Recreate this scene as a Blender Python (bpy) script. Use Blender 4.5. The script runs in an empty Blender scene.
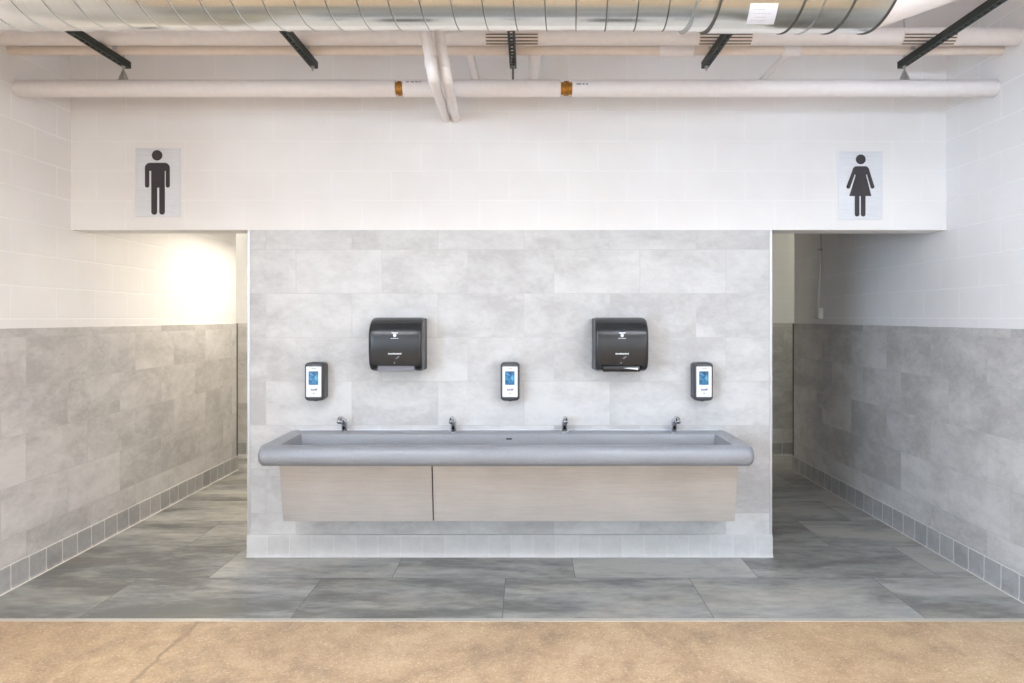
import bpy, bmesh, math, random
from mathutils import Vector, Matrix
random.seed(7)
S = bpy.context.scene
COL = S.collection
PI = math.pi

# ------------------------------------------------------------------ helpers
def lin(c):
    c = c / 255.0
    return c / 12.92 if c <= 0.04045 else ((c + 0.055) / 1.055) ** 2.4
def rgb(r, g, b): return (lin(r), lin(g), lin(b), 1.0)

F, VX, VY, CZ = 680.0, 527.0, 317.0, 1.65          # focal length in px, vanishing point, eye height
def wx(px, Y): return (px - VX) * Y / F
def wz(py, Y): return CZ - (py - VY) * Y / F

def tag(o, label=None, cat=None, group=None, kind=None):
    if label: o['label'] = label
    if cat: o['category'] = cat
    if group: o['group'] = group
    if kind: o['kind'] = kind
    return o
def thing(name, label, cat, loc, group=None):
    o = bpy.data.objects.new(name, None); COL.objects.link(o)
    o.empty_display_size = 0.05
    o.location = loc
    return tag(o, label, cat, group)
def base_of(o):
    v = Vector((0, 0, 0))
    while o is not None:
        v += Vector(o.location); o = o.parent
    return v
def obj(name, bm, mats, parent=None, smooth=None, label=None, loc=None):
    """bm in world coordinates -> one mesh object"""
    bmesh.ops.recalc_face_normals(bm, faces=bm.faces)
    me = bpy.data.meshes.new(name)
    off = base_of(parent) if parent is not None else Vector((0, 0, 0))
    if loc is not None: off = off + (Vector(loc) - off)
    bmesh.ops.translate(bm, verts=bm.verts, vec=-off)
    bm.to_mesh(me); bm.free()
    if not isinstance(mats, (list, tuple)): mats = [mats]
    for m in mats: me.materials.append(m)
    if smooth is not None:
        for p in me.polygons: p.use_smooth = True
        me.set_sharp_from_angle(angle=math.radians(smooth))
    o = bpy.data.objects.new(name, me); COL.objects.link(o)
    if parent is not None:
        o.parent = parent
        if loc is not None: o.location = Vector(loc) - base_of(parent)
    elif loc is not None: o.location = loc
    if label: o['label'] = label
    return o
def dup(root, loc, label, group=None):
    r = root.copy(); COL.objects.link(r); r.location = loc
    r['label'] = label
    for ch in list(root.children):
        c = ch.copy(); COL.objects.link(c); c.parent = r
        for g in list(ch.children):
            d = g.copy(); COL.objects.link(d); d.parent = c
    return r
def struct(name, bm, mats, label, cat, smooth=None):
    o = obj(name, bm, mats, None, smooth)
    return tag(o, label, cat, None, 'structure')

def NB(): return bmesh.new()
def box(bm, x0, x1, y0, y1, z0, z1, bev=0.0, seg=2, mat=0):
    vs = [bm.verts.new((x, y, z)) for x in (x0, x1) for y in (y0, y1) for z in (z0, z1)]
    fs = [bm.faces.new([vs[i] for i in q]) for q in
          ((0, 1, 3, 2), (4, 6, 7, 5), (0, 4, 5, 1), (2, 3, 7, 6), (0, 2, 6, 4), (1, 5, 7, 3))]
    for f in fs: f.material_index = mat
    if bev > 0:
        es = list({e for f in fs for e in f.edges})
        bmesh.ops.bevel(bm, geom=es, offset=bev, segments=seg, affect='EDGES', profile=0.5)
    return bm
def loft(bm, loops, cap0=True, cap1=True, mat=0):
    R = [[bm.verts.new(p) for p in lp] for lp in loops]
    n = len(R[0])
    for a, b in zip(R, R[1:]):
        for i in range(n):
            f = bm.faces.new((a[i], a[(i + 1) % n], b[(i + 1) % n], b[i])); f.material_index = mat
    if cap0: bm.faces.new(R[0]).material_index = mat
    if cap1: bm.faces.new(R[-1]).material_index = mat
    return bm
def frame(d):
    d = d.normalized()
    up = Vector((0, 0, 1)) if abs(d.z) < 0.9 else Vector((0, 1, 0))
    u = d.cross(up).normalized(); v = u.cross(d).normalized()
    return u, v
def tube(bm, pts, rad, n=20, caps=True, mat=0):
    pts = [Vector(p) for p in pts]
    if not isinstance(rad, (list, tuple)): rad = [rad] * len(pts)
    loops = []; pu = None
    for i, p in enumerate(pts):
        a = pts[max(i - 1, 0)]; b = pts[min(i + 1, len(pts) - 1)]
        d = (b - a)
        if d.length < 1e-9: d = Vector((0, 0, 1))
        d.normalize()
        if pu is None: u, v = frame(d)
        else:
            u = (pu - d * pu.dot(d)).normalized(); v = u.cross(d).normalized()
        pu = u
        loops.append([p + (u * math.cos(2 * PI * k / n) + v * math.sin(2 * PI * k / n)) * rad[i] for k in range(n)])
    return loft(bm, loops, caps, caps, mat)
def torus(bm, c, axis, R, r, n=28, m=10):
    u, v = frame(Vector(axis)); w = Vector(axis).normalized(); c = Vector(c)
    loops = []
    for i in range(n):
        a = 2 * PI * i / n; rd = u * math.cos(a) + v * math.sin(a)
        loops.append([bm.verts.new(c + rd * (R + r * math.cos(2 * PI * k / m)) + w * r * math.sin(2 * PI * k / m)) for k in range(m)])
    for i in range(n):
        A = loops[i]; B = loops[(i + 1) % n]
        for k in range(m): bm.faces.new((A[k], B[k], B[(k + 1) % m], A[(k + 1) % m]))
    return bm
def rrect(x0, x1, y0, y1, r, n=6):
    """rounded rectangle outline, r = radius or 4 radii (x1y1, x0y1, x0y0, x1y0)"""
    if not isinstance(r, (list, tuple)): r = [r] * 4
    out = []
    for (cx, cy, sx, sy, a0, q) in ((x1, y1, -1, -1, 0, r[0]), (x0, y1, 1, -1, 90, r[1]), (x0, y0, 1, 1, 180, r[2]), (x1, y0, -1, 1, 270, r[3])):
        for k in range(n + 1):
            a = math.radians(a0 + 90 * k / n)
            out.append((cx + sx * q + q * math.cos(a), cy + sy * q + q * math.sin(a)))
    return out
def prism_xz(bm, outline, y0, y1, mat=0):
    loft(bm, [[(x, y0, z) for x, z in outline], [(x, y1, z) for x, z in outline]], mat=mat)
    return bm

# ------------------------------------------------------------------ materials
def new_mat(name):
    m = bpy.data.materials.new(name); m.use_nodes = True
    nt = m.node_tree; b = nt.nodes['Principled BSDF']
    return m, nt, b
def N(nt, t, **kw):
    n = nt.nodes.new(t)
    for k, v in kw.items(): setattr(n, k, v)
    return n
def L(nt, a, b): nt.links.new(a, b)
def noise(nt, vec, scale, detail=6, rough=0.55, dist=0.0, w=None):
    n = N(nt, 'ShaderNodeTexNoise')
    n.inputs['Scale'].default_value = scale; n.inputs['Detail'].default_value = detail
    n.inputs['Roughness'].default_value = rough; n.inputs['Distortion'].default_value = dist
    if w is not None:
        n.noise_dimensions = '4D'; L(nt, w, n.inputs['W'])
    L(nt, vec, n.inputs['Vector'])
    return n.outputs['Fac']
def ramp(nt, fac, stops):
    r = N(nt, 'ShaderNodeValToRGB')
    e = r.color_ramp.elements
    while len(e) < len(stops): e.new(0.5)
    for i, (p, c) in enumerate(stops): e[i].position = p; e[i].color = c
    L(nt, fac, r.inputs['Fac'])
    return r.outputs['Color']
def mix(nt, a, b, fac, mode='MIX'):
    m = N(nt, 'ShaderNodeMix', data_type='RGBA', blend_type=mode)
    for s, v in ((m.inputs[6], a), (m.inputs[7], b), (m.inputs[0], fac)):
        if hasattr(v, 'links'): L(nt, v, s)
        else: s.default_value = v
    return m.outputs[2]
def math_(nt, op, a, b=None):
    m = N(nt, 'ShaderNodeMath', operation=op)
    for s, v in ((m.inputs[0], a), (m.inputs[1], b)):
        if v is None: continue
        if hasattr(v, 'links'): L(nt, v, s)
        else: s.default_value = v
    return m.outputs[0]
def bump(nt, b, h, strength, dist):
    n = N(nt, 'ShaderNodeBump'); n.inputs['Strength'].default_value = strength; n.inputs['Distance'].default_value = dist
    L(nt, h, n.inputs['Height']); L(nt, n.outputs['Normal'], b.inputs['Normal'])
def plane_vec(nt, axes, off):
    """2-D in-plane coordinates of the world position (metres)"""
    g = N(nt, 'ShaderNodeNewGeometry'); s = N(nt, 'ShaderNodeSeparateXYZ'); c = N(nt, 'ShaderNodeCombineXYZ')
    L(nt, g.outputs['Position'], s.inputs[0])
    for i in range(2):
        L(nt, math_(nt, 'SUBTRACT', s.outputs[axes[i]], off[i]), c.inputs[i])
    return c.outputs[0], g.outputs['Position']
def brick(nt, vec, w, h, mortar, offset=0.5, freq=2, smooth=0.1):
    t = N(nt, 'ShaderNodeTexBrick'); t.offset = offset; t.offset_frequency = freq; t.squash = 1.0
    t.inputs['Scale'].default_value = 1.0; t.inputs['Brick Width'].default_value = w; t.inputs['Row Height'].default_value = h
    t.inputs['Mortar Size'].default_value = mortar; t.inputs['Mortar Smooth'].default_value = smooth; t.inputs['Bias'].default_value = 0.0
    t.inputs['Color1'].default_value = (0, 0, 0, 1); t.inputs['Color2'].default_value = (1, 1, 1, 1); t.inputs['Mortar'].default_value = (0.5, 0.5, 0.5, 1)
    L(nt, vec, t.inputs['Vector'])
    return t.outputs['Color'], t.outputs['Fac']

def m_plain(name, col, rough=0.5, metal=0.0, nscale=40, var=0.05, bstr=0.05, bdist=0.002):
    m, nt, b = new_mat(name)
    g = N(nt, 'ShaderNodeTexCoord').outputs['Object']
    f = noise(nt, g, nscale, 4)
    d = tuple(max(0, c * (1 - var)) for c in col[:3]) + (1,); u = tuple(min(1, c * (1 + var)) for c in col[:3]) + (1,)
    L(nt, ramp(nt, f, [(0.3, d), (0.7, u)]), b.inputs['Base Color'])
    b.inputs['Roughness'].default_value = rough; b.inputs['Metallic'].default_value = metal
    if bstr: bump(nt, b, f, bstr, bdist)
    return m
def m_block(name, axes, off, bs=0.2, mc=0.28):
    m, nt, b = new_mat(name)
    v, p = plane_vec(nt, axes, off)
    c, f = brick(nt, v, 0.4064, 0.2032, 0.006, 0.5, 2, 0.35)
    n1 = noise(nt, p, 1.3, 3); n2 = noise(nt, p, 90, 3)
    col = ramp(nt, n1, [(0.3, rgb(234, 231, 229)), (0.7, rgb(242, 240, 239))])
    L(nt, mix(nt, col, rgb(250, 249, 248), math_(nt, 'MULTIPLY', f, mc)), b.inputs['Base Color'])  # joints coloured paler in place of the highlights along them
    b.inputs['Roughness'].default_value = 0.55
    h = math_(nt, 'ADD', math_(nt, 'MULTIPLY', f, -1.0), math_(nt, 'MULTIPLY', n2, 0.12))
    bump(nt, b, h, bs, 0.004)
    return m
def m_stone(name, axes, off, w, h, offset, cols, grout, gsize=0.0025, rough=0.4, scale=2.2, streak=(1, 1, 1), vein=0.35, tilevar=0.35, bst=0.15, con=0.11, tint=0.0):
    m, nt, b = new_mat(name)
    v, p = plane_vec(nt, axes, off)
    rnd, f = brick(nt, v, w, h, gsize, offset, 2, 0.1)
    mp = N(nt, 'ShaderNodeMapping'); mp.inputs['Scale'].default_value = streak; L(nt, p, mp.inputs['Vector'])
    sep = N(nt, 'ShaderNodeSeparateColor'); L(nt, rnd, sep.inputs[0])
    w4 = math_(nt, 'MULTIPLY', sep.outputs[0], 37.0)
    big = noise(nt, mp.outputs[0], scale, 10, 0.66, 0.35, w4)
    fine = noise(nt, mp.outputs[0], scale * 7, 6, 0.65, 0.6, w4)
    ridge = noise(nt, mp.outputs[0], scale * 0.9, 5, 0.5, 2.5, math_(nt, 'ADD', w4, 11.0))
    rv = math_(nt, 'SUBTRACT', 1.0, math_(nt, 'MULTIPLY', math_(nt, 'ABSOLUTE', math_(nt, 'SUBTRACT', ridge, 0.5)), 22.0))
    rv = math_(nt, 'MAXIMUM', rv, 0.0)
    fac = math_(nt, 'ADD', math_(nt, 'MULTIPLY', big, 0.72), math_(nt, 'MULTIPLY', fine, 0.28))
    fac = math_(nt, 'ADD', fac, math_(nt, 'MULTIPLY', math_(nt, 'SUBTRACT', sep.outputs[0], 0.5), tilevar))
    col = ramp(nt, fac, [(0.5 - con, cols[0]), (0.5, cols[1]), (0.5 + con, cols[2])])
    if tint:
        tn = noise(nt, mp.outputs[0], scale * 1.7, 6, 0.6, 0.5, math_(nt, 'ADD', w4, 5.0))
        col = mix(nt, col, ramp(nt, tn, [(0.40, (1.0, 0.97, 0.86, 1)), (0.5, (0.97, 1.0, 0.97, 1)), (0.6, (0.93, 0.97, 1.0, 1))]), tint, 'MULTIPLY')
    col = mix(nt, col, cols[3], math_(nt, 'MULTIPLY', rv, vein))
    col = mix(nt, col, grout, math_(nt, 'MULTIPLY', f, 0.85))
    L(nt, col, b.inputs['Base Color'])
    b.inputs['Roughness'].default_value = rough
    hh = math_(nt, 'ADD', math_(nt, 'MULTIPLY', f, -0.8), math_(nt, 'MULTIPLY', fac, 0.5))
    bump(nt, b, hh, bst, 0.004)
    return m

WALL_TILE = [rgb(182, 180, 179), rgb(198, 197, 196), rgb(210, 209, 208), rgb(218, 216, 215)]
SIDE_TILE = [rgb(176, 172, 169), rgb(197, 193, 190), rgb(212, 208, 205), rgb(222, 219, 216)]
M = {}
M['block_front'] = m_block('painted_block_front', (0, 2), (0.08 + 0.203, 2.25 - 0.2032 * 20))
M['block_side'] = m_block('painted_block_side', (1, 2), (0.08, 2.25 - 0.2032 * 20), 0.4, 0.65)
M['tile_center'] = m_stone('stone_tile_center', (0, 2), (0.186 - 0.593 * 20, 2.1155 - 0.303 * 20), 0.593, 0.303, 0.35, WALL_TILE, rgb(188, 186, 185), 0.002, 0.42, 3.0, (0.8, 1, 1.4), 0.10, 0.13)
M['tile_side'] = m_stone('stone_tile_side', (1, 2), (0.1, 0.315 - 0.303 * 10), 0.593, 0.303, 0.35, SIDE_TILE, rgb(186, 184, 180), 0.002, 0.42, 3.0, (1, 0.8, 1.4), 0.08, 0.14)
M['tile_back'] = m_stone('stone_tile_back', (0, 2), (0.1, 0.315 - 0.303 * 10), 0.593, 0.303, 0.35, SIDE_TILE, rgb(186, 184, 180), 0.002, 0.42, 3.0, (0.8, 1, 1.4), 0.08, 0.14)
BASE_TILE = [rgb(150, 148, 146), rgb(164, 162, 160), rgb(176, 174, 172), rgb(186, 184, 182)]
CBASE_TILE = [rgb(194, 193, 192), rgb(201, 200, 199), rgb(207, 206, 205), rgb(212, 211, 210)]
M['base_front'] = m_stone('base_tile_front', (0, 2), (0.02 - 1.5, -0.0), 0.1524, 0.1524, 0.0, CBASE_TILE, rgb(213, 212, 210), 0.0025, 0.45, 4, (1, 1, 1), 0.05, 0.04)
M['base_side'] = m_stone('base_tile_side', (1, 2), (0.0, 0.0), 0.1524, 0.1524, 0.0, BASE_TILE, rgb(226, 222, 214), 0.004, 0.45, 4, (1, 1, 1), 0.05, 0.06)
M['base_back'] = m_stone('base_tile_back', (0, 2), (0.0, 0.0), 0.1524, 0.1524, 0.0, BASE_TILE, rgb(226, 222, 214), 0.004, 0.45, 4, (1, 1, 1), 0.05, 0.06)
FLOOR_TILE = [rgb(108, 107, 104), rgb(147, 145, 141), rgb(175, 172, 166), rgb(194, 190, 182)]
M['floor_tile'] = m_stone('slate_floor_tile', (0, 1), (-2.39 + 0.375 - 1.16 * 10, 3.70 - 0.6 * 10), 1.16, 0.60, 0.38, FLOOR_TILE, rgb(78, 80, 80), 0.0025, 0.34, 1.7, (0.5, 1.5, 1), 0.10, 0.12, 0.12, 0.085, 0.55)

def m_concrete():
    m, nt, b = new_mat('polished_tan_concrete')
    v, p = plane_vec(nt, (0, 1), (0, 0))
    big = noise(nt, p, 1.5, 6, 0.62, 1.4); mid = noise(nt, p, 7, 6, 0.65, 0.5)
    vo = N(nt, 'ShaderNodeTexVoronoi'); vo.inputs['Scale'].default_value = 130; L(nt, p, vo.inputs['Vector'])
    sep = N(nt, 'ShaderNodeSeparateColor'); L(nt, vo.outputs['Color'], sep.inputs[0])
    fac = math_(nt, 'ADD', math_(nt, 'MULTIPLY', big, 0.6), math_(nt, 'MULTIPLY', mid, 0.4))
    col = ramp(nt, fac, [(0.36, rgb(140, 115, 90)), (0.5, rgb(184, 153, 118)), (0.63, rgb(209, 182, 146))])
    spk = ramp(nt, sep.outputs[0], [(0.0, rgb(98, 74, 54)), (0.18, rgb(170, 145, 116)), (0.82, rgb(174, 150, 120)), (1.0, rgb(228, 214, 190))])
    col = mix(nt, col, spk, 0.33)
    # saw-cut control joint running away from the viewer
    s = N(nt, 'ShaderNodeSeparateXYZ'); L(nt, p, s.inputs[0])
    d = math_(nt, 'ABSOLUTE', math_(nt, 'ADD', math_(nt, 'ADD', s.outputs[0], 1.78), math_(nt, 'MULTIPLY', math_(nt, 'SUBTRACT', mid, 0.5), 0.09)))
    j = math_(nt, 'MAXIMUM', math_(nt, 'SUBTRACT', 1.0, math_(nt, 'MULTIPLY', d, 60.0)), 0.0)
    col = mix(nt, col, rgb(96, 78, 58), math_(nt, 'MULTIPLY', math_(nt, 'MULTIPLY', j, mid), 1.0))
    L(nt, col, b.inputs['Base Color'])
    b.inputs['Roughness'].default_value = 0.38
    bump(nt, b, math_(nt, 'SUBTRACT', mid, j), 0.08, 0.004)
    return m
M['concrete'] = m_concrete()
M['ceiling'] = m_plain('ceiling_paint', rgb(232, 226, 224), 0.7, 0, 3, 0.03, 0.03)
M['white_paint'] = m_plain('white_pipe_insulation', rgb(236, 230, 228), 0.5, 0, 25, 0.025, 0.08)
M['cream_pipe'] = m_plain('cream_pipe_paint', rgb(232, 218, 206), 0.5, 0, 25, 0.03, 0.06)
M['pink_pipe'] = m_plain('off_white_pipe_paint', rgb(232, 225, 221), 0.5, 0, 25, 0.03, 0.06)
M['faint'] = m_plain('faint_print', rgb(198, 199, 202), 0.5, 0, 60, 0.02, 0.0)
M['conduit'] = m_plain('white_conduit_paint', rgb(222, 222, 216), 0.45, 0, 30, 0.02, 0.0)
M['steel_trim'] = m_plain('satin_steel_trim', rgb(205, 206, 208), 0.35, 0.7, 60, 0.04, 0.0)
M['dark_trim'] = m_plain('dark_edge_trim', rgb(96, 92, 82), 0.5, 0.5, 60, 0.04, 0.0)
M['strip'] = m_plain('floor_edge_strip', rgb(204, 198, 188), 0.45, 0.35, 50, 0.06, 0.0)
M['chrome'] = m_plain('chrome', rgb(214, 216, 220), 0.08, 1.0, 10, 0.01, 0.0)
M['galv'] = m_plain('galvanised_hardware', rgb(190, 192, 192), 0.35, 0.9, 80, 0.08, 0.0)
M['strut'] = m_plain('dark_green_strut', rgb(36, 44, 41), 0.5, 0.3, 60, 0.15, 0.05)
M['copper'] = m_plain('bare_copper', rgb(172, 122, 58), 0.38, 0.9, 60, 0.3, 0.05)
M['black_plastic'] = m_plain('black_plastic', rgb(42, 43, 45), 0.33, 0, 60, 0.05, 0.0)
M['smoke_plastic'] = m_plain('smoked_black_cover', rgb(38, 40, 42), 0.26, 0, 60, 0.04, 0.0)
M['grey_plastic'] = m_plain('dark_grey_plastic', rgb(62, 64, 67), 0.4, 0, 60, 0.04, 0.0)
M['white_card'] = m_plain('white_label', rgb(232, 234, 242), 0.5, 0, 60, 0.02, 0.0)
M['mark_white'] = m_plain('pale_print', rgb(214, 220, 224), 0.5, 0, 60, 0.02, 0.0)
M['mark_dark'] = m_plain('dark_print', rgb(52, 54, 84), 0.5, 0, 60, 0.02, 0.0)
M['mark_grey'] = m_plain('grey_print', rgb(128, 130, 142), 0.5, 0, 60, 0.02, 0.0)
M['paper'] = m_plain('paper_towel', rgb(126, 126, 134), 0.8, 0, 60, 0.04, 0.1)
M['pict'] = m_plain('charcoal_pictogram', rgb(56, 51, 54), 0.55, 0, 60, 0.05, 0.0)
M['black'] = m_plain('black_gloss', rgb(14, 15, 18), 0.12, 0, 60, 0.05, 0.0)

def m_brushed(name, c0, c1, rough, metal, scl):
    m, nt, b = new_mat(name)
    v = N(nt, 'ShaderNodeTexCoord').outputs['Object']
    mp = N(nt, 'ShaderNodeMapping'); mp.inputs['Scale'].default_value = scl; L(nt, v, mp.inputs['Vector'])
    f = noise(nt, mp.outputs[0], 6, 5, 0.6); g = noise(nt, v, 3.0, 4, 0.5)
    k = math_(nt, 'ADD', math_(nt, 'MULTIPLY', f, 0.5), math_(nt, 'MULTIPLY', g, 0.5))
    L(nt, ramp(nt, k, [(0.35, c0), (0.65, c1)]), b.inputs['Base Color'])
    b.inputs['Roughness'].default_value = rough; b.inputs['Metallic'].default_value = metal
    bump(nt, b, f, 0.02, 0.001)
    return m
M['plate'] = m_brushed('brushed_aluminium_plate', rgb(218, 220, 224), rgb(234, 236, 239), 0.4, 0.35, (1, 1, 30))
M['stainless'] = m_brushed('brushed_stainless_panel', rgb(184, 180, 176), rgb(202, 198, 194), 0.42, 0.6, (1, 1, 24))
M['duct'] = m_brushed('galvanised_duct', rgb(232, 230, 222), rgb(240, 238, 230), 0.17, 0.92, (12, 1, 1))
M['duct_seam'] = m_plain('duct_seam', rgb(92, 92, 88), 0.5, 0.6, 50, 0.1, 0.0)
def m_terrazzo():
    m, nt, b = new_mat('grey_terrazzo')
    v = N(nt, 'ShaderNodeTexCoord').outputs['Object']
    vo = N(nt, 'ShaderNodeTexVoronoi'); vo.inputs['Scale'].default_value = 420; L(nt, v, vo.inputs['Vector'])
    sep = N(nt, 'ShaderNodeSeparateColor'); L(nt, vo.outputs['Color'], sep.inputs[0])
    n = noise(nt, v, 2.0, 4)
    c = ramp(nt, sep.outputs[0], [(0.0, rgb(112, 114, 118)), (0.3, rgb(142, 144, 149)), (0.8, rgb(150, 152, 157)), (1.0, rgb(188, 190, 194))])
    c = mix(nt, c, ramp(nt, n, [(0.3, rgb(128, 130, 135)), (0.7, rgb(140, 142, 147))]), 0.75)
    L(nt, c, b.inputs['Base Color']); b.inputs['Roughness'].default_value = 0.3
    return m
M['terrazzo'] = m_terrazzo()
def m_window():
    m, nt, b = new_mat('blue_label_window')
    v = N(nt, 'ShaderNodeTexCoord').outputs['Object']
    n = noise(nt, v, 38, 3, 0.5, 0.6)
    L(nt, ramp(nt, n, [(0.3, rgb(18, 52, 84)), (0.5, rgb(28, 108, 156)), (0.7, rgb(96, 176, 214))]), b.inputs['Base Color'])
    b.inputs['Roughness'].default_value = 0.25
    return m
M['blue_window'] = m_window()

# ------------------------------------------------------------------ setting
XL, XR = -3.145, 2.89           # inner faces of the side walls
YW = 4.69                       # plane of the header and of the tiled wall
YE = 7.35                       # where the side walls end
YB = 8.15                       # far wall
CEIL = 3.6
CX0, CX1 = wx(248.5, YW), wx(771.0, YW)
YT = 3.70                       # edge between the tiles and the concrete
YFRONT = -9.0

struct('floor', box(NB(), -6.5, 6.5, YT + 0.016, YB, -0.06, 0.0), M['floor_tile'], 'grey slate tiled floor around the sinks and passages', 'floor')
struct('floor_front', box(NB(), -9, 9, YFRONT, YT - 0.016, -0.06, 0.0), M['concrete'], 'tan polished concrete floor in the foreground', 'floor')
struct('trim_1', box(NB(), -6.5, 6.5, YT - 0.016, YT + 0.016, -0.06, 0.003), M['strip'], 'metal edge strip between slate tiles and concrete', 'trim')
struct('ceiling', box(NB(), -9, 9, YFRONT, YB, CEIL, CEIL + 0.1), M['ceiling'], 'white painted ceiling above the pipes', 'ceiling')
WF = 0.6    # the side walls start beside the viewer
struct('wall_left', box(NB(), XL - 0.2, XL, WF, YE, 0, CEIL), M['block_side'], 'white painted block wall on the left', 'wall')
struct('wall_right', box(NB(), XR, XR + 0.2, WF, YE, 0, CEIL), M['block_side'], 'white painted block wall on the right', 'wall')
struct('wall_header', box(NB(), XL, XR, YW - 0.003, YW + 0.197, 2.25, CEIL), M['block_front'], 'white block header wall above the openings, carrying both signs', 'wall')
bm = NB(); box(bm, CX0, CX1, YW, 7.0, 0, 2.25); box(bm, CX0, CX1, YW + 0.2, 7.0, 2.25, CEIL)
struct('wall_center', bm, M['tile_center'], 'pale stone tiled wall behind the trough sink', 'wall')
struct('wall_back', box(NB(), -6.5, 6.5, YB, YB + 0.15, 0, CEIL), M['block_front'], 'far block wall at the end of the passages', 'wall')
bm = NB(); box(bm, -6.5, XL - 0.2, YE - 0.2, YE, 0, CEIL); box(bm, -6.7, -6.5, YE - 0.2, YB, 0, CEIL)
struct('wall_back_left', bm, M['block_front'], 'block wall where the left passage turns', 'wall')
bm = NB(); box(bm, XR + 0.2, 6.5, YE - 0.2, YE, 0, CEIL); box(bm, 6.5, 6.7, YE - 0.2, YB, 0, CEIL)
struct('wall_back_right', bm, M['block_front'], 'block wall where the right passage turns', 'wall')

WT = 1.58
struct('trim_2', box(NB(), XL, XL + 0.014, WF, YE, 0.15, WT, 0.003, 1), M['tile_side'], 'grey stone tile wainscot on the left wall', 'trim')
struct('trim_3', box(NB(), XR - 0.014, XR, WF, YE, 0.15, WT, 0.003, 1), M['tile_side'], 'grey stone tile wainscot on the right wall', 'trim')
struct('trim_4', box(NB(), -6.5, 6.5, YB - 0.014, YB, 0.15, WT, 0.003, 1), M['tile_back'], 'stone tile wainscot on the far wall', 'trim')
def cove(bm, pts_fn):
    """baseboard section (distance from wall, height) swept between two ends"""
    prof = [(0.0, 0.0), (0.032, 0.0), (0.028, 0.003), (0.024, 0.010), (0.022, 0.022), (0.0215, 0.142), (0.019, 0.1515), (0.0, 0.1525)]
    loft(bm, [[pts_fn(e, d, h) for d, h in prof] for e in (0, 1)])
    return bm
struct('baseboard_left', cove(NB(), lambda e, d, h: (XL + d, (WF, YE)[e], h)), M['base_side'], 'tiled baseboard along the left wall', 'baseboard')
struct('baseboard_right', cove(NB(), lambda e, d, h: (XR - d, (WF, YE)[e], h)), M['base_side'], 'tiled baseboard along the right wall', 'baseboard')
struct('baseboard_back', cove(NB(), lambda e, d, h: ((-6.5, 6.5)[e], YB - d, h)), M['base_back'], 'tiled baseboard along the far wall', 'baseboard')
# baseboard around the tiled middle wall, mitred at both corners
bm = NB()
prof = [(0.0, 0.0), (0.026, 0.0), (0.021, 0.003), (0.018, 0.010), (0.016, 0.022), (0.0155, 0.142), (0.013, 0.1515), (0.0, 0.1525)]
path = [((CX0, 7.0), (-.4, 0)), ((CX0, YW), (-.4, -1)), ((CX1, YW), (.4, -1)), ((CX1, 7.0), (.4, 0))]
loft(bm, [[(p[0] + n[0] * d, p[1] + n[1] * d, h) for d, h in prof] for p, n in path])
struct('baseboard_center', bm, M['base_front'], 'pale tiled baseboard under the trough sink', 'baseboard')
# metal corner profiles
def corner(name, x, s, z0, z1, mat, label, t=0.004, w=0.014, y=YW):
    bm = NB()
    xa, xb = sorted((x + s * t, x - s * w)); box(bm, xa, xb, y - t, y, z0, z1)
    xa, xb = sorted((x, x + s * t)); box(bm, xa, xb, y, y + w, z0, z1)
    struct(name, bm, mat, label, 'trim')
corner('trim_5', CX0, -1, 0.153, 2.25, M['steel_trim'], 'steel corner profile at left end of the tiled wall', 0.006, 0.012)
corner('trim_6', CX1, 1, 0.153, 2.25, M['steel_trim'], 'steel corner profile at right end of the tiled wall', 0.006, 0.012)
struct('trim_7', box(NB(), XL, XL + 0.018, YE - 0.02, YE + 0.004, 0.153, WT), M['dark_trim'], 'dark corner profile at far end of left wainscot', 'trim')
struct('trim_8', box(NB(), XR - 0.018, XR, YE - 0.02, YE + 0.004, 0.153, WT), M['dark_trim'], 'dark corner profile at far end of right wainscot', 'trim')

# ------------------------------------------------------------------ trough sink
SX0, SX1, SY0, SY1 = -1.628, 1.374, 4.075, YW - 0.001
ZT, ZB = 0.868, 0.748
sink = thing('trough_sink', 'long grey trough sink with stainless steel apron on the tiled wall', 'sink', (-0.12, YW, ZB))
bm = NB()
def sk(ix, iy, z, r, back=0.0):
    return [(x, y, z) for x, y in rrect(SX0 + ix, SX1 - ix, SY0 + iy, SY1 - back, [0.004, 0.004, r, r], 8)]
loops = [sk(0.09, 0.09, ZB, 0.02), sk(0.013, 0.04, ZB, 0.03)]
for k in range(1, 9):                                   # bullnose
    a = -PI / 2 + PI * k / 9
    loops.append(sk(0.013 * (1 - math.cos(a)), 0.05 * (1 - math.cos(a)), (ZT + ZB) / 2 + (ZT - ZB) / 2 * math.sin(a), 0.045))
loops += [sk(0.02, 0.065, ZT, 0.04), sk(0.085, 0.09, ZT - 0.001, 0.03, 0.11)]
IB = 0.125
loops += [sk(0.108, 0.1, ZT - 0.003, 0.02, IB), sk(0.114, 0.106, ZT - 0.012, 0.02, IB + 0.006), sk(0.125, 0.118, ZT - 0.10, 0.03, IB + 0.014),
          sk(0.14, 0.135, ZT - 0.112, 0.03, IB + 0.03)]
loft(bm, loops)
obj('basin', bm, M['terrazzo'], sink, 40)
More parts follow.
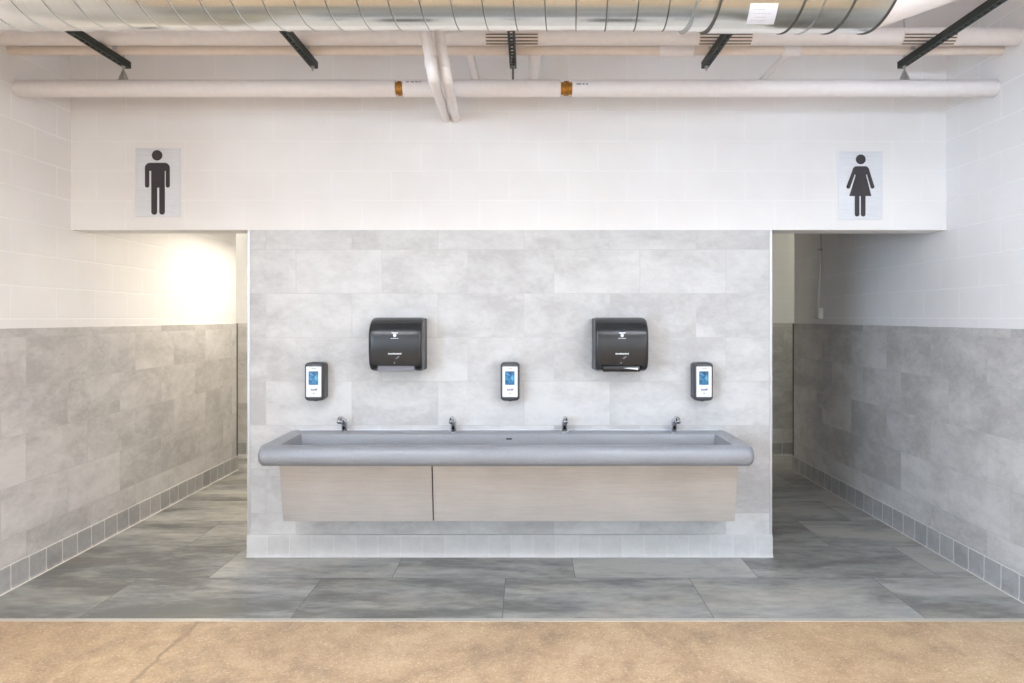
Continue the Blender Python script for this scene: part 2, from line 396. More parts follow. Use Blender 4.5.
# apron: two front panels leaning back towards the wall, two ends and a bottom
AX0, AX1, AT, AB = -1.55, 1.32, ZB + 0.004, 0.352
yT, yB = 4.25, 4.322
bm = NB()
def slab(bm, x0, x1):
    pr = [(yT, AT), (yB, AB), (yB + 0.02, AB), (yT + 0.02, AT)]
    loft(bm, [[(x, y, z) for y, z in pr] for x in (x0, x1)])
XS = wx(432.5, 4.28)
slab(bm, AX0, XS - 0.004); obj('apron_panel', bm, M['stainless'], sink)
bm = NB(); slab(bm, XS + 0.004, AX1); obj('apron_panel', bm, M['stainless'], sink)
for xa in (AX0, AX1 - 0.012):
    bm = NB(); pr = [(yT + 0.02, AT), (yB + 0.02, AB), (SY1, AB), (SY1, AT)]
    loft(bm, [[(x, y, z) for y, z in pr] for x in (xa, xa + 0.012)]); obj('end_panel', bm, M['stainless'], sink)
bm = NB(); box(bm, AX0 + 0.012, AX1 - 0.012, yB + 0.02, SY1, AB, AB + 0.012); obj('bottom_panel', bm, M['grey_plastic'], sink)
bm = NB(); box(bm, XS - 0.02, XS + 0.02, yB + 0.02, yB + 0.05, AB + 0.012, AT - 0.03); obj('bracket', bm, M['black_plastic'], sink)
bm = NB(); box(bm, SX0 + 0.06, SX1 - 0.06, YW - 0.009, SY1, ZT + 0.0005, ZT + 0.008, 0.003, 2); obj('sealant_bead', bm, M['white_card'], sink, label='white sealant line along the back edge')
bx = wx(509, 4.55); bm = NB(); prism_xz(bm, rrect(bx - 0.02, bx + 0.02, ZT - 0.040, ZT - 0.028, 0.005, 4), SY1 - IB - 0.012, SY1 - IB + 0.0); obj('badge', bm, M['grey_plastic'], sink, label='small dark badge inside the basin')
for px in (344, 564.5):
    bm = NB(); c = (wx(px, 4.6), 4.36, ZT - 0.1115); tube(bm, [(c[0], c[1], c[2]), (c[0], c[1], c[2] + 0.004)], 0.045, 24); obj('drain', bm, M['chrome'], sink, 40)

# ------------------------------------------------------------------ faucets
FY = 4.625
fl = ['leftmost of the four chrome sensor faucets on the trough sink', 'chrome sensor faucet second from left, left of the middle soap dispenser',
      'chrome sensor faucet third from left, right of the middle soap dispenser', 'rightmost of the four chrome sensor faucets on the trough sink']
fx = [wx(p, FY) for p in (344.5, 453.5, 564.5, 674.0)]
fau = thing('faucet', fl[0], 'faucet', (fx[0], FY, ZT - 0.002), 'sensor faucets along the trough sink')
x = fx[0]; z = ZT - 0.002
bm = NB(); tube(bm, [(x, FY, z), (x, FY, z + 0.006), (x, FY, z + 0.010)], [0.029, 0.029, 0.024], 28); obj('base_flange', bm, M['chrome'], fau, 40)
bm = NB(); tube(bm, [(x, FY, z + 0.006), (x, FY, z + 0.02), (x, FY - 0.002, z + 0.055), (x, FY - 0.006, z + 0.075), (x, FY - 0.012, z + 0.088), (x, FY - 0.016, z + 0.094)],
                [0.022, 0.021, 0.020, 0.021, 0.017, 0.006], 28); obj('body', bm, M['chrome'], fau, 50)
bm = NB(); tube(bm, [(x, FY - 0.004, z + 0.07), (x, FY - 0.028, z + 0.087), (x, FY - 0.06, z + 0.102), (x, FY - 0.09, z + 0.106), (x, FY - 0.112, z + 0.100), (x, FY - 0.122, z + 0.086)],
                [0.016, 0.0165, 0.017, 0.018, 0.0185, 0.0185], 24); sp = obj('spout', bm, M['chrome'], fau, 50)
bm = NB(); torus(bm, (x, FY - 0.1225, z + 0.085), (0, -0.55, -1), 0.0155, 0.004); obj('outlet_ring', bm, M['chrome'], sp, 60)
bm = NB(); d = Vector((0, -0.55, -1)).normalized(); c = Vector((x, FY - 0.1225, z + 0.0855)); tube(bm, [c, c + d * 0.003], 0.0135, 20); obj('aerator', bm, M['black'], sp, 40)
bm = NB(); prism_xz(bm, rrect(x - 0.008, x + 0.008, z + 0.022, z + 0.048, 0.0075, 6), FY - 0.0245, FY - 0.015); obj('sensor_window', bm, M['black'], fau, label='dark sensor window')
for k in (1, 2, 3): dup(fau, (fx[k], FY, z), fl[k])

# ------------------------------------------------------------------ soap dispensers
sl = ['soap dispenser nearest the left edge of the tiled wall, above the leftmost faucet', 'middle soap dispenser, between the two paper towel dispensers',
      'soap dispenser nearest the right edge of the tiled wall, above the rightmost faucet']
sx = [-1.434, wx(510, 4.573), 1.190]
D = 0.117; W2 = 0.063; z0, z1 = 1.085, 1.343
sd = thing('soap_dispenser', sl[0], 'soap dispenser', (sx[0], YW, z0), 'soap dispensers above the trough sink')
x = sx[0]; zc = (z0 + z1) / 2
def soap_loop(y, k, dz=0.0):
    w = W2 - k; hh = (z1 - z0) / 2 - k
    out = []
    n = 10
    side = hh - 0.016
    for i in range(n + 1):                                    # top arc, right to left
        t = 1 - 2 * i / n; out.append((x + w * t, y, zc + side + (hh - side) * math.sqrt(max(0, 1 - t ** 4))))
    for i in range(n + 1):
        t = -1 + 2 * i / n; out.append((x + w * t, y, zc - side - (hh - side) * math.sqrt(max(0, 1 - t ** 4))))
    return out
bm = NB(); loft(bm, [soap_loop(YW, 0.002), soap_loop(YW - 0.03, 0.0)]); obj('back_plate', bm, M['black_plastic'], sd, 35)
bm = NB(); loft(bm, [soap_loop(YW - 0.03, 0.001), soap_loop(YW - 0.034, -0.001), soap_loop(YW - D + 0.02, -0.001), soap_loop(YW - D + 0.008, 0.001), soap_loop(YW - D + 0.002, 0.004), soap_loop(YW - D, 0.009)])
cov = obj('cover', bm, M['grey_plastic'], sd, 50)
bm = NB(); prism_xz(bm, rrect(x - 0.051, x + 0.051, z0 + 0.027, z1 - 0.026, 0.006), YW - D - 0.0025, YW - D + 0.004); lab = obj('face_plate', bm, M['white_card'], sd, label='white face plate')
bm = NB(); prism_xz(bm, rrect(x - 0.033, x + 0.030, zc - 0.020, zc + 0.071, 0.003), YW - D - 0.004, YW - D); obj('refill_window', bm, M['blue_window'], lab, label='blue refill window')
bm = NB()                                                     # unreadable slanted lettering and small emblem under the window
for i in range(6):
    xa = x - 0.020 + i * 0.0072; h_ = (0.012, 0.009, 0.009, 0.009, 0.013, 0.013)[i]
    prism_xz(bm, [(xa, zc - 0.058), (xa + 0.0052, zc - 0.058), (xa + 0.0078, zc - 0.058 + h_), (xa + 0.0028, zc - 0.058 + h_)], YW - D - 0.0035, YW - D)
obj('lettering', bm, M['mark_dark'], lab, label='small dark blue lettering')
bm = NB(); prism_xz(bm, [(x - 0.010, zc - 0.072), (x, zc - 0.082), (x + 0.011, zc - 0.072), (x, zc - 0.0755)], YW - D - 0.0035, YW - D)
obj('emblem', bm, M['mark_grey'], lab); bm = NB()
for i in range(7): prism_xz(bm, [(x - 0.014 + i * 0.0045, z1 - 0.040), (x - 0.011 + i * 0.0045, z1 - 0.040), (x - 0.011 + i * 0.0045, z1 - 0.0355), (x - 0.014 + i * 0.0045, z1 - 0.0355)], YW - D - 0.0035, YW - D)
obj('lettering', bm, M['mark_grey'], lab, label='faint grey lettering at the top')
bm = NB(); tube(bm, [(x, YW - 0.07, z0 + 0.012), (x, YW - 0.07, z0 - 0.006)], [0.016, 0.011], 20); obj('nozzle', bm, M['black'], sd, 40)
for k in (1, 2): dup(sd, (sx[k], YW, z0), sl[k])

# ------------------------------------------------------------------ paper towel dispensers
TW = 0.35; TD = 0.245; t0, t1 = 1.283, 1.647
def towel(xc, label, paper_out):
    t = thing('towel_dispenser', label, 'paper towel dispenser', (xc, YW, t0), 'paper towel dispensers on the tiled wall')
    x0, x1 = xc - TW / 2, xc + TW / 2
    # side profile (depth from wall, height), counter-clockwise from back bottom
    KV = 1.04
    cover = [(0.07, 0.004)]
    cover += [(0.14, 0.006), (0.178, 0.012), (0.205, 0.026), (0.222, 0.05), (0.234, 0.085), (0.241, 0.125), (0.2445, 0.165), (0.245, 0.20), (0.243, 0.235), (0.237, 0.262),
              (0.228, 0.280), (0.212, 0.300), (0.185, 0.323), (0.155, 0.338), (0.12, 0.347), (0.07, 0.350)]
    cover = [(u, v * KV) for u, v in cover]
    cu, cv = 0.15, 0.182
    # cover in two shoulders and a middle whose lower lip is cut up for the towel slot
    def prof(x, ins, cut):
        out = []
        for u, v in cover:
            uu = u - ins * (u - cu) / 0.1 * 0.9 if u > 0.1 else u
            vv = v - ins * (v - cv) / 0.175
            if cut and vv < 0.046 and u > 0.1: vv = 0.046 + (vv - 0.046) * 0.12
            out.append((x, YW - uu, t0 + vv))
        return out
    bm = NB()
    s = 0.052
    loft(bm, [prof(x0 + 0.0005, 0.020, 0), prof(x0 + 0.002, 0.012, 0), prof(x0 + 0.006, 0.006, 0), prof(x0 + 0.013, 0.002, 0), prof(x0 + 0.024, 0.0, 0), prof(x0 + s - 0.006, 0, 0), prof(x0 + s, 0, 1),
              prof(x1 - s, 0, 1), prof(x1 - s + 0.006, 0, 0), prof(x1 - 0.024, 0, 0), prof(x1 - 0.013, 0.002, 0), prof(x1 - 0.006, 0.006, 0), prof(x1 - 0.002, 0.012, 0), prof(x1 - 0.0005, 0.020, 0)])
    cv_ = obj('cover', bm, M['smoke_plastic'], t, 28)
    bm = NB(); loft(bm, [[(xx, YW - u, t0 + v) for u, v in rrect(0.0, 0.078, 0.010 - i, 0.359 + i, 0.012, 4)] for xx, i in ((x0 - 0.001, -0.004), (x0 + 0.006, 0.0), (x1 - 0.006, 0.0), (x1 + 0.001, -0.004))])
    obj('back_case', bm, M['black_plastic'], t, 35)
    if paper_out:
        bm = NB(); box(bm, x0 + s + 0.003, x1 - s - 0.003, YW - 0.200, YW - 0.193, t0 + 0.010, t0 + 0.055, 0.002, 2); obj('paper_towel', bm, M['paper'], t, label='grey white towel edge in the slot')
    else:
        bm = NB(); box(bm, x0 + s, x1 - s, YW - 0.210, YW - 0.13, t0 + 0.006, t0 + 0.048, 0.006, 3); g = obj('tear_bar', bm, M['black'], t, 40, label='glossy black tear bar')
        bm = NB(); prism_xz(bm, [(xc + 0.012, t0 + 0.030), (xc + 0.108, t0 + 0.018), (xc + 0.108, t0 + 0.033), (xc + 0.05, t0 + 0.033)], YW - 0.2125, YW - 0.2095); obj('white_sliver', bm, M['mark_white'], g, label='slanted white sliver on the tear bar')  # slanted white sliver laid on the front of the tear bar
    # pale print: hand-and-towel icon, caption bars, wordmark bar, swoosh, indicator light
    def yf(v):                                              # cover front at height v
        for (u0, v0), (u1, v1) in zip(cover[3:12], cover[4:13]):
            if v0 <= v <= v1: return YW - (u0 + (u1 - u0) * (v - v0) / (v1 - v0))
        return YW - 0.245
    def patch(bm, pts, dz=0.0012):
        fr = [bm.verts.new((xc + a, yf(v) - dz, t0 + v)) for a, v in pts]; bk = [bm.verts.new((xc + a, yf(v) + 0.002, t0 + v)) for a, v in pts]
        n = len(pts); bm.faces.new(fr); bm.faces.new(bk[::-1])
        for i in range(n): bm.faces.new((fr[i], fr[(i + 1) % n], bk[(i + 1) % n], bk[i]))
    bm = NB()
    patch(bm, [(-0.022, 0.266), (0.022, 0.266), (0.020, 0.259), (-0.020, 0.259)])
    patch(bm, [(-0.008, 0.257), (0.008, 0.257), (0.011, 0.246), (0.006, 0.236), (-0.006, 0.236), (-0.011, 0.246)])
    for a in (-0.026, -0.013, 0.0, 0.013): patch(bm, [(a, 0.229), (a + 0.011, 0.229), (a + 0.011, 0.2255), (a, 0.2255)])
    obj('icon', bm, M['mark_white'], cv_)
    bm = NB()
    for i in range(9):
        a = -0.044 + i * 0.0098; patch(bm, [(a, 0.122), (a + 0.0082, 0.122), (a + 0.0082, 0.122 + (0.010, 0.008, 0.008, 0.012, 0.008, 0.008, 0.010, 0.008, 0.011)[i]), (a, 0.122 + 0.008)])
    obj('lettering', bm, M['mark_white'], cv_)
    bm = NB(); patch(bm, [(0.000, 0.095), (0.012, 0.093), (0.030, 0.108), (0.024, 0.111), (0.012, 0.100)]); obj('emblem', bm, M['mark_grey'], cv_)
    bm = NB(); patch(bm, [(-0.005 + 0.005 * math.cos(k * PI / 5) , 0.066 + 0.005 * math.sin(k * PI / 5)) for k in range(10)]); obj('indicator_light', bm, M['mark_grey'], cv_)
    return t
towel(-0.865, 'black paper towel dispenser with grey towel edge showing, left of the middle soap dispenser', True)
towel(0.623, 'black paper towel dispenser with glossy closed lower lip, right of the middle soap dispenser', False)

# ------------------------------------------------------------------ restroom signs
def arc(cx, cy, r, a0, a1, n=10): return [(cx + r * math.cos(math.radians(a0 + (a1 - a0) * k / n)), cy + r * math.sin(math.radians(a0 + (a1 - a0) * k / n))) for k in range(n + 1)]
def sign(px0, px1, py0, py1, ox, oy, sc, shapes, label, figlabel):
    Y0 = YW - 0.003
    X0, X1, Z0, Z1 = wx(px0, Y0), wx(px1, Y0), wz(py1, Y0), wz(py0, Y0)
    t = thing('restroom_sign', label, 'sign', ((X0 + X1) / 2, Y0, Z0), 'restroom signs on the header wall')
    bm = NB(); box(bm, X0, X1, Y0 - 0.006, Y0, Z0, Z1, 0.0015, 1); obj('sign_plate', bm, M['plate'], t)
    bm = NB()
    for sh in shapes:
        prism_xz(bm, [(wx(ox + u / sc, Y0), wz(oy + v / sc, Y0)) for u, v in sh], Y0 - 0.0085, Y0 - 0.006)
    obj('pictogram', bm, M['pict'], t, label=figlabel)
head = lambda cx, cy, r: arc(cx, cy, r, 0, 342, 19)
# man: shoulders and arms outline, torso and legs in one closed outline
man = arc(165, 225, 40, 180, 270, 6) + arc(284, 225, 40, 270, 360, 6) + arc(308, 368, 16, 0, 180, 8) + [(292, 250), (283, 250)] + \
      arc(262, 579, 22, 0, 180, 8) + [(240, 384), (222, 384)] + arc(199, 579, 23, 0, 180, 8) + [(176, 250), (159, 250)] + arc(142, 368, 16.5, 0, 180, 8)
sign(136.0, 181.0, 148.5, 217.0, 130, 140, 8.033, [head(222, 125, 42), man], 'metal sign with a man pictogram, above the left passage', 'dark standing man pictogram')
woman = arc(223, 217, 34, 190, 270, 6) + arc(295, 217, 34, 270, 350, 6) + [(336, 235)] + arc(358, 358, 16, -18, 150, 8) + [(309, 248), (303, 262), (348, 437), (298, 437)] + \
        arc(279, 593, 19, 0, 180, 8) + [(259, 437), (246, 437)] + arc(227, 593, 19, 0, 180, 8) + [(208, 437), (161, 437), (214, 262), (208, 248)] + arc(152, 358, 16, 30, 198, 8) + [(182, 235)]
sign(838.0, 882.0, 151.5, 220.0, 830, 145, 8.533, [head(258, 125, 42), woman], 'metal sign with a woman in a dress pictogram, above the right passage', 'dark woman in dress pictogram')

# ------------------------------------------------------------------ conduit and switch box on the right wall
cy = F * XR / (821.5 - VX)
t = thing('switch_box', 'white surface box with conduit on the right passage wall', 'electrical box', (XR, cy, 1.63))
bm = NB(); box(bm, XR - 0.05, XR, cy - 0.05, cy + 0.05, 1.63, 1.745, 0.006, 2); bb = obj('box_body', bm, M['conduit'], t, 35)
bm = NB(); box(bm, XR - 0.054, XR - 0.049, cy - 0.044, cy + 0.044, 1.636, 1.739, 0.002, 1); obj('cover_plate', bm, M['conduit'], bb)
bm = NB(); tube(bm, [(XR - 0.034, cy, 1.742), (XR - 0.034, cy, 1.80), (XR - 0.028, cy, 1.88), (XR - 0.016, cy, 1.98), (XR - 0.013, cy, 2.1), (XR - 0.013, cy, CEIL)], 0.0115, 14); obj('conduit', bm, M['conduit'], t, 40)
bm = NB(); box(bm, XR - 0.029, XR, cy - 0.022, cy + 0.022, 2.30, 2.318, 0.002, 1); obj('strap', bm, M['galv'], t)

# ------------------------------------------------------------------ overhead pipes
Y1, r1 = 4.20, 0.052; Z1 = wz(88.5, Y1)
t = thing('sprinkler_main', 'thickest low white insulated pipe spanning the header wall, with two bare copper gaps', 'pipe', (0, Y1, Z1))
gaps = [(wx(396.0, Y1), wx(403.5, Y1)), (wx(560.5, Y1), wx(572.0, Y1))]
t.name = 'insulated_pipe'
bm = NB(); tube(bm, [(XL, Y1, Z1), (XR, Y1, Z1)], r1 * 0.72, 28); core = obj('copper_core', bm, M['copper'], t, 40, label='bare copper showing in the gaps')
for a, b in gaps:
    bm = NB(); tube(bm, [((a * 0.7 + b * 0.3), Y1, Z1), ((a * 0.3 + b * 0.7), Y1, Z1)], r1 * 0.86, 24); obj('coupling', bm, M['copper'], core, 40)
xs = [XL, gaps[0][0], gaps[0][1], gaps[1][0], gaps[1][1], XR]
for i in (0, 2, 4):
    bm = NB(); a, b = xs[i], xs[i + 1]
    tube(bm, [(a, Y1, Z1), (a + 0.004, Y1, Z1), (b - 0.004, Y1, Z1), (b, Y1, Z1)], [r1 - 0.003, r1, r1, r1 - 0.003], 32); obj('insulation_sleeve', bm, M['white_paint'], t, 40)
def flecks(bm, pxs, py, h, Yc, Zc, r):
    for a, b in pxs:
        z = wz(py, Yc - r); dz = z - Zc
        y = Yc - math.sqrt(max(1e-6, r * r - dz * dz))
        box(bm, wx(a, y), wx(b, y), y - 0.002, y + 0.004, z - h / 2, z + h / 2)
for pxs, py, h in (([(406, 409), (410.5, 414), (415, 418), (419, 421)], 81.6, 0.006), ([(576.5, 581), (582.5, 584.5), (586, 588)], 84.0, 0.007)):
    bm = NB(); flecks(bm, pxs, py, h, Y1, Z1, r1); obj('lettering', bm, M['mark_grey'], t, label='small faded grey print beside a copper gap')


SB, ST = 3.20, 3.241                                     # strut channel bottom and top
Y2, r2 = 4.135, 0.0275; Z2 = ST + r2 + 0.002
t = thing('branch_pipe_run', 'thin cream pipe resting on the struts, behind the thicker off-white pipe', 'pipe', (0, Y2, Z2)); t.name = 'thin_pipe'
bm = NB(); tube(bm, [(XL, Y2, Z2), (XR, Y2, Z2)], r2, 24); obj('pipe_body', bm, M['cream_pipe'], t, 40)
for a, b, k in ((658.5, 694.5, 1.42), (782, 800, 1.25)):
    bm = NB(); a, b = wx(a, Y2), wx(b, Y2); tube(bm, [(a, Y2, Z2), (a + 0.008, Y2, Z2), (b - 0.008, Y2, Z2), (b, Y2, Z2)], [r2 * k - 0.008, r2 * k, r2 * k, r2 * k - 0.008], 24); obj('fitting_cover', bm, M['white_paint'], t, 40)
for px, r in ((469, 0.026), (535, 0.040), (791, 0.018)):
    bm = NB(); x = wx(px, Y2); zz = Z2
    tube(bm, [(x, Y2, zz), (x, YW - 0.003, zz)], r, 20); obj('branch', bm, M['white_paint'], t, 40, label='white branch running back to the wall')
for px in (123.5, 312.5, 513.0, 706.5, 904.5):           # straps over the thin pipe at each strut
    bm = NB(); x = wx(px, 4.20); lo = []
    for xx in (x - 0.0135, x + 0.0135):
        ang = [math.radians(a) for a in range(-10, 191, 10)]
        lo.append([(xx, Y2 + (r2 + 0.003) * math.cos(a), Z2 + (r2 + 0.003) * math.sin(a)) for a in ang] + [(xx, Y2 + r2 * math.cos(a), Z2 + r2 * math.sin(a)) for a in ang[::-1]])
    loft(bm, lo); obj('pipe_strap', bm, M['galv'], t, 40)
Y3, r3 = 4.0, 0.050; Z3 = ST + r3 + 0.008
t = thing('thick_pipe', 'thick off-white pipe resting on the struts, just below the round duct', 'pipe', (0, Y3, Z3))
bm = NB(); tube(bm, [(XL, Y3, Z3), (XR, Y3, Z3)], r3, 28); obj('pipe_body', bm, M['pink_pipe'], t, 40)
for px in (512, 724, 926):                               # metal saddles where the pipe crosses the struts
    bm = NB(); xm = wx(px, Y3); hw = 0.155
    ang = [math.radians(a) for a in range(170, 371, 10)]
    lo = []
    for x in (xm - hw, xm + hw):
        lo.append([(x, Y3 + (r3 + 0.0022) * math.cos(a), Z3 + (r3 + 0.0022) * math.sin(a)) for a in ang] + [(x, Y3 + r3 * math.cos(a), Z3 + r3 * math.sin(a)) for a in ang[::-1]])
    loft(bm, lo)
    for a in (188, 207, 228, 250):
        a = math.radians(a); c = (Y3 + (r3 + 0.003) * math.cos(a), Z3 + (r3 + 0.003) * math.sin(a))
        tube(bm, [(xm - hw + 0.004, c[0], c[1]), (xm + hw - 0.004, c[0], c[1])], 0.0035, 8, mat=1)
    obj('saddle', bm, [M['cream_pipe'], M['duct_seam']], t, 40, label='ribbed saddle with dark lines')

# two white pipes coming down behind the duct and running back into the header wall
def drain(xa, xt, xw, label, ye, r):
    t = thing('drain_pipe', label, 'pipe', (xw, YW - 0.003, wz(118, YW)), 'paired white pipes entering the header wall')
    E = Vector((xa, ye, wz(78, ye))); Wp = Vector((xw, YW - 0.002, wz(118.5, YW))); T = Vector((xt, ye - 0.02, wz(34, ye)))
    bm = NB()
    d1 = (T - E).normalized(); d2 = (Wp - E).normalized(); rr = 0.05
    pts = [Vector((xt, ye - 0.02, CEIL)), T + Vector((0, 0, 0.03)), T - d1 * 0.03] + [E + d1 * rr]
    for k in range(1, 8):
        s = k / 8; pts.append((E + d1 * rr) * (1 - s) ** 2 + E * 2 * s * (1 - s) + (E + d2 * rr) * s * s)
    pts += [E + d2 * rr, Wp]
    tube(bm, pts, r, 24); obj('pipe_body', bm, M['white_paint'], t, 50)
    bm = NB(); c = E + d1 * (rr + 0.02); tube(bm, [c + d1 * 0.02, c - d1 * 0.02], r + 0.004, 24); obj('elbow_collar', bm, M['white_paint'], t, 40)
    bm = NB(); tube(bm, [Wp, Wp - d2 * 0.012], r + 0.004, 24); obj('wall_ring', bm, M['white_paint'], t, 40)
ye = 3.42
drain(wx(433, ye), wx(426.5, ye), wx(446.0, YW), 'left one of two white pipes dropping behind the duct into the header wall', ye, 0.0285)
drain(wx(446.5, ye + .06), wx(439.5, ye + .06), wx(456.0, YW), 'right one of two white pipes dropping behind the duct into the header wall', ye + .06, 0.0285)

# ------------------------------------------------------------------ strut supports
def strut(x, y0, y1, label, kind):
    t = thing('strut_hanger', label, 'pipe support', (x, Y1, SB), 'dark strut channels under the overhead pipes')
    h = 0.0205
    bm = NB()
    box(bm, x - h, x - h + 0.003, y0, y1, SB, ST); box(bm, x + h - 0.003, x + h, y0, y1, SB, ST)
    box(bm, x - h + 0.003, x - 0.011, y0, y1, ST - 0.003, ST); box(bm, x + 0.011, x + h - 0.003, y0, y1, ST - 0.003, ST)
    box(bm, x - h + 0.003, x - 0.007, y0, y1, SB, SB + 0.003); box(bm, x + 0.007, x + h - 0.003, y0, y1, SB, SB + 0.003)
    y = y1
    while y > y0 + 0.05:
        box(bm, x - 0.007, x + 0.007, y - 0.022, y, SB, SB + 0.003); y -= 0.05
    box(bm, x - 0.007, x + 0.007, y0, min(y, y0 + 0.02), SB, SB + 0.003) if y > y0 else None
    obj('channel', bm, M['strut'], t)
    low = {'hang': Z1 + r1 + 0.02, 'rod': Z1 + r1 - 0.004, 'nub': SB - 0.03}[kind]
    bm = NB(); tube(bm, [(x, Y1, low), (x, Y1, CEIL)], 0.0055, 10); rod = obj('threaded_rod', bm, M['galv'] if kind != 'rod' else M['duct_seam'], t, 40)
    for zz in (SB - 0.010, ST):
        bm = NB(); tube(bm, [(x, Y1, zz), (x, Y1, zz + 0.010)], 0.0115, 6); obj('nut', bm, M['galv'], rod)
    if kind == 'hang':
        bm = NB(); zt = Z1 + r1; tube(bm, [(x, Y1, zt - 0.006), (x, Y1, zt + 0.012), (x, Y1, zt + 0.045), (x, Y1, zt + 0.056)], [0.030, 0.026, 0.013, 0.008], 20); obj('swivel_hanger', bm, M['galv'], t, 40, label='bright metal hanger bell')
    return t
ys1 = 4.245
lb = 'dark perforated strut channel '
strut(wx(123.5, Y1), 3.22, ys1, lb + 'with bright hanger bell, nearest the left wall', 'hang')
strut(wx(312.5, Y1), 3.22, ys1, lb + 'between the man sign and the paired white pipes', 'nub')
strut(wx(513.0, Y1), 3.22, ys1, lb + 'end-on above the middle soap dispenser', 'rod')
strut(wx(706.5, Y1), 3.22, ys1, lb + 'just below the white sticker on the duct', 'nub')
strut(wx(904.5, Y1), 3.05, ys1, lb + 'longest one, with hanger bell, above the woman sign', 'hang')

# ------------------------------------------------------------------ spiral duct
DY, DR = 2.85, 0.30
th = math.atan((VY - 31.0) / F)
DZ = CZ + (DR + DY * math.sin(th)) / math.cos(th)
duct = thing('spiral_duct', 'large round galvanised spiral duct running under the ceiling', 'duct', (0, DY, DZ))
def dpt(x, a, r): return (x, DY + r * math.cos(a), DZ + r * math.sin(a))
bm = NB()
pitch = 0.125; nt_ = 96; xa, xb = XL + 0.004, wx(699, 2.69)
prof = [(0.0, 0.0, 0), (0.0015, 0.003, 1), (0.0045, 0.003, 1), (0.006, 0.0, 0), (0.02, 0.0, 0), (0.065, 0.0, 0), (0.11, 0.0, 0), (0.124, 0.0, 0)]
cols = []
for j in range(nt_ + 1):
    a = 2 * PI * j / nt_
    c = []
    k = 0
    for turn in range(-1, int((xb - xa) / pitch) + 1):
        for (dx, dr, s) in prof:
            xx = min(max(xa + turn * pitch + dx + pitch * j / nt_, xa), xb)
            c.append((bm.verts.new(dpt(xx, a, DR + dr)), s))
    cols.append(c)
for j in range(nt_):
    A, B = cols[j], cols[j + 1]
    for i in range(len(A) - 1):
        q = (A[i][0], A[i + 1][0], B[i + 1][0], B[i][0])
        if abs(q[0].co.x - q[1].co.x) < 1e-7 and abs(q[2].co.x - q[3].co.x) < 1e-7: continue
        f = bm.faces.new(q); f.material_index = 1 if (i % len(prof)) in (0, 1) else 0
bmesh.ops.remove_doubles(bm, verts=bm.verts, dist=1e-5)
obj('spiral_tube', bm, [M['duct'], M['duct_seam']], duct, 30)
# plain fittings beyond the spiral tube: sleeves with rolled beads between them, then a reducer coloured white for its bright reflection
def ringx(x, r): return [dpt(x, 2 * PI * k / 96, r) for k in range(96)]
beads = [wx(p, 2.69) for p in (699, 722, 806, 826, 856, 896)]
for k in range(5):
    bm = NB(); a, b = beads[k], beads[k + 1]
    q = DR + (0.0045 if k == 0 else 0.011); loft(bm, [ringx(a, q), ringx(b, q)], False, False)
    sl_ = obj('fitting_sleeve', bm, M['duct'], duct, 40)
    bm = NB(); w_ = (0.005, 0.005, 0.006, 0.005, 0.006)[k]
    loft(bm, [ringx(a - w_, DR), ringx(a - w_ * 0.6, DR + 0.015), ringx(a + w_ * 0.6, DR + 0.015), ringx(a + w_, DR + 0.003)], False, False)
    obj('rolled_bead', bm, M['galv'] if k in (0, 3) else M['duct_seam'], sl_, 50)
xe = beads[5]
bm = NB(); loft(bm, [ringx(xe - 0.004, DR + 0.002), ringx(xe - 0.003, DR + 0.016), ringx(xe + 0.004, DR + 0.016), ringx(xe + 0.005, DR)], False, False); obj('end_bead', bm, M['duct_seam'], duct, 50)
bm = NB(); loft(bm, [ringx(xe, DR + 0.009), ringx(xe + 0.52, 0.13), ringx(xe + 0.53, 0.13), ringx(XR, 0.13)], False, False); obj('reducer', bm, M['white_paint'], duct, 30, label='tapering reducer, its bright reflection painted in as white')
bm = NB()
for x in (-2.6, -0.9, 0.8):
    bm = NB(); tube(bm, [(x, DY, DZ + DR - 0.002), (x, DY, CEIL)], 0.006, 10); obj('threaded_rod', bm, M['galv'], duct, 40)
# printed sticker on the duct
def hit(py):
    k = (VY - py) / F; c2, s2 = 1 / math.sqrt(1 + k * k), k / math.sqrt(1 + k * k)
    b_ = DY * c2 + (DZ - CZ) * s2; d2_ = DY ** 2 + (DZ - CZ) ** 2 - b_ ** 2
    tt = b_ - math.sqrt(max(0, (DR + .004) ** 2 - d2_)); return math.atan2(CZ + tt * s2 - DZ, tt * c2 - DY), tt * c2
a0, ya = hit(2.5); a1, yb_ = hit(22.5)
bm = NB(); lo = []
for k in range(9):
    a = a0 + (a1 - a0) * k / 8; yy = dpt(0, a, DR)[1]; xl = wx(750 - 4 * k / 8, yy); xr = wx(778 - 4.5 * k / 8, yy)
    lo.append([dpt(xl, a, DR + .009), dpt(xr, a, DR + .009), dpt(xr, a, DR + .0125), dpt(xl, a, DR + .0125)])
loft(bm, lo); stk = obj('sticker', bm, M['white_card'], duct, 40, label='white printed sticker')
bm = NB()
for k, (u0, u1) in enumerate(((0.15, 0.6), (0.2, 0.85), (0.3, 0.7), (0.15, 0.75))):
    a = a0 + (a1 - a0) * (0.2 + 0.18 * k); yy = dpt(0, a, DR)[1]; xl = wx(749.5 - 4.2 * k / 4, yy); ww = wx(776, yy) - wx(749.5, yy)
    for q in range(5):
        s0 = u0 + (u1 - u0) * q / 5; s1 = s0 + (u1 - u0) / 5 * 0.7
        loft(bm, [[dpt(xl + ww * s0, b_, r_), dpt(xl + ww * s1, b_, r_)] + [dpt(xl + ww * s1, b_, r_ + .001), dpt(xl + ww * s0, b_, r_ + .001)] for b_, r_ in ((a, DR + .0123), (a + 0.012, DR + .0123))])
obj('lettering', bm, M['faint'], stk)

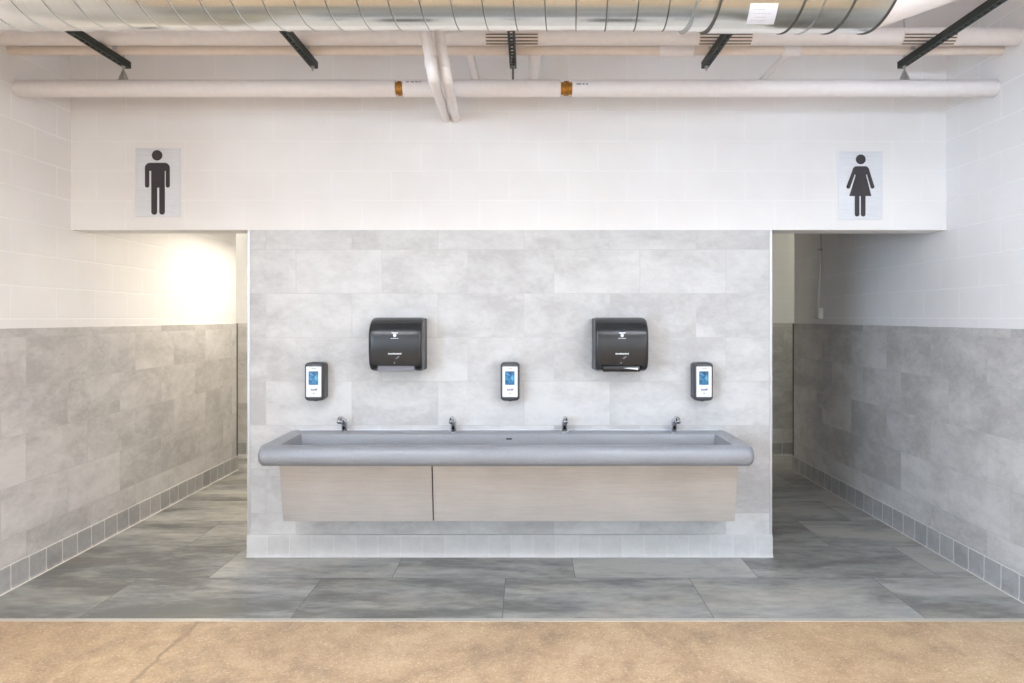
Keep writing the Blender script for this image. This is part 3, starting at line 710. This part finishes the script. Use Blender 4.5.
# ------------------------------------------------------------------ light
def area(name, loc, rot, sx_, sy_, power, col):
    l = bpy.data.lights.new(name, 'AREA'); l.shape = 'RECTANGLE'; l.size = sx_; l.size_y = sy_; l.energy = power; l.color = col
    o = bpy.data.objects.new(name, l); COL.objects.link(o); o.location = loc; o.rotation_euler = rot
    return o
w = bpy.data.worlds.new('daylight'); S.world = w; w.use_nodes = True
wt = w.node_tree; bg = wt.nodes['Background']
tc = wt.nodes.new('ShaderNodeTexCoord'); sx_ = wt.nodes.new('ShaderNodeSeparateXYZ'); L(wt, tc.outputs['Generated'], sx_.inputs[0])
cr = ramp(wt, math_(wt, 'ADD', math_(wt, 'MULTIPLY', sx_.outputs[0], 0.5), 0.5), [(0.15, (0.66, 0.82, 1.0, 1)), (0.5, (0.86, 0.93, 1.0, 1)), (0.85, (1.0, 0.95, 0.90, 1))])
L(wt, cr, bg.inputs['Color']); bg.inputs['Strength'].default_value = 3.6
area('hall_lamp', (-1.6, 0.6, 3.5), (0, 0, 0), 1.2, 1.2, 60, (1.0, 0.95, 0.88))
area('hall_lamp', (1.6, 0.6, 3.5), (0, 0, 0), 1.2, 1.2, 60, (0.95, 0.97, 1.0))
area('ceiling_fill', (-1.7, 1.2, 2.75), (PI, 0, 0), 0.9, 0.5, 150, (0.64, 0.80, 1.0))  # added fill aimed upward to brighten ceiling and pipes, no real fixture
area('ceiling_fill', (1.7, 1.2, 2.75), (PI, 0, 0), 0.9, 0.5, 150, (0.64, 0.80, 1.0))  # same added upward fill on the right
area('hall_side_fill', (-4.2, -1.2, 1.9), (math.radians(90), 0, math.radians(-58)), 2.2, 2.4, 300, (0.54, 0.76, 1.0))  # added cool light aimed at the right wall, standing in for hall daylight
area('hall_side_fill', (4.2, -1.2, 1.9), (math.radians(90), 0, math.radians(58)), 2.2, 2.4, 115, (1.0, 0.93, 0.85))  # added warm fill aimed at the left wall, not a window
area('passage_lamp', (-2.45, 6.7, 2.75), (0, math.radians(-25), 0), 0.3, 1.1, 66, (1.0, 0.92, 0.77))
area('far_room_lamp', (4.5, 7.75, 3.3), (0, 0, 0), 0.8, 0.5, 24, (0.98, 1.0, 0.84))
area('far_room_lamp', (-4.5, 7.75, 3.3), (0, 0, 0), 0.8, 0.5, 30, (1.0, 0.98, 0.85))

# ------------------------------------------------------------------ camera
cam = bpy.data.cameras.new('camera'); co = bpy.data.objects.new('camera', cam); COL.objects.link(co)
co.location = (0, 0, CZ); co.rotation_euler = (PI / 2, 0, 0)
cam.sensor_width = 36; cam.sensor_fit = 'HORIZONTAL'; cam.lens = 36 * F / 1024
cam.shift_x = -(VX - 512) / 1024; cam.shift_y = -(341.5 - VY) / 1024
cam.clip_start = 0.05
S.camera = co
vs = S.view_settings
S.display_settings.display_device = 'sRGB'
vs.view_transform = 'Standard'; vs.look = 'None'; vs.gamma = 1.0; vs.use_curve_mapping = False; vs.exposure = -0.29
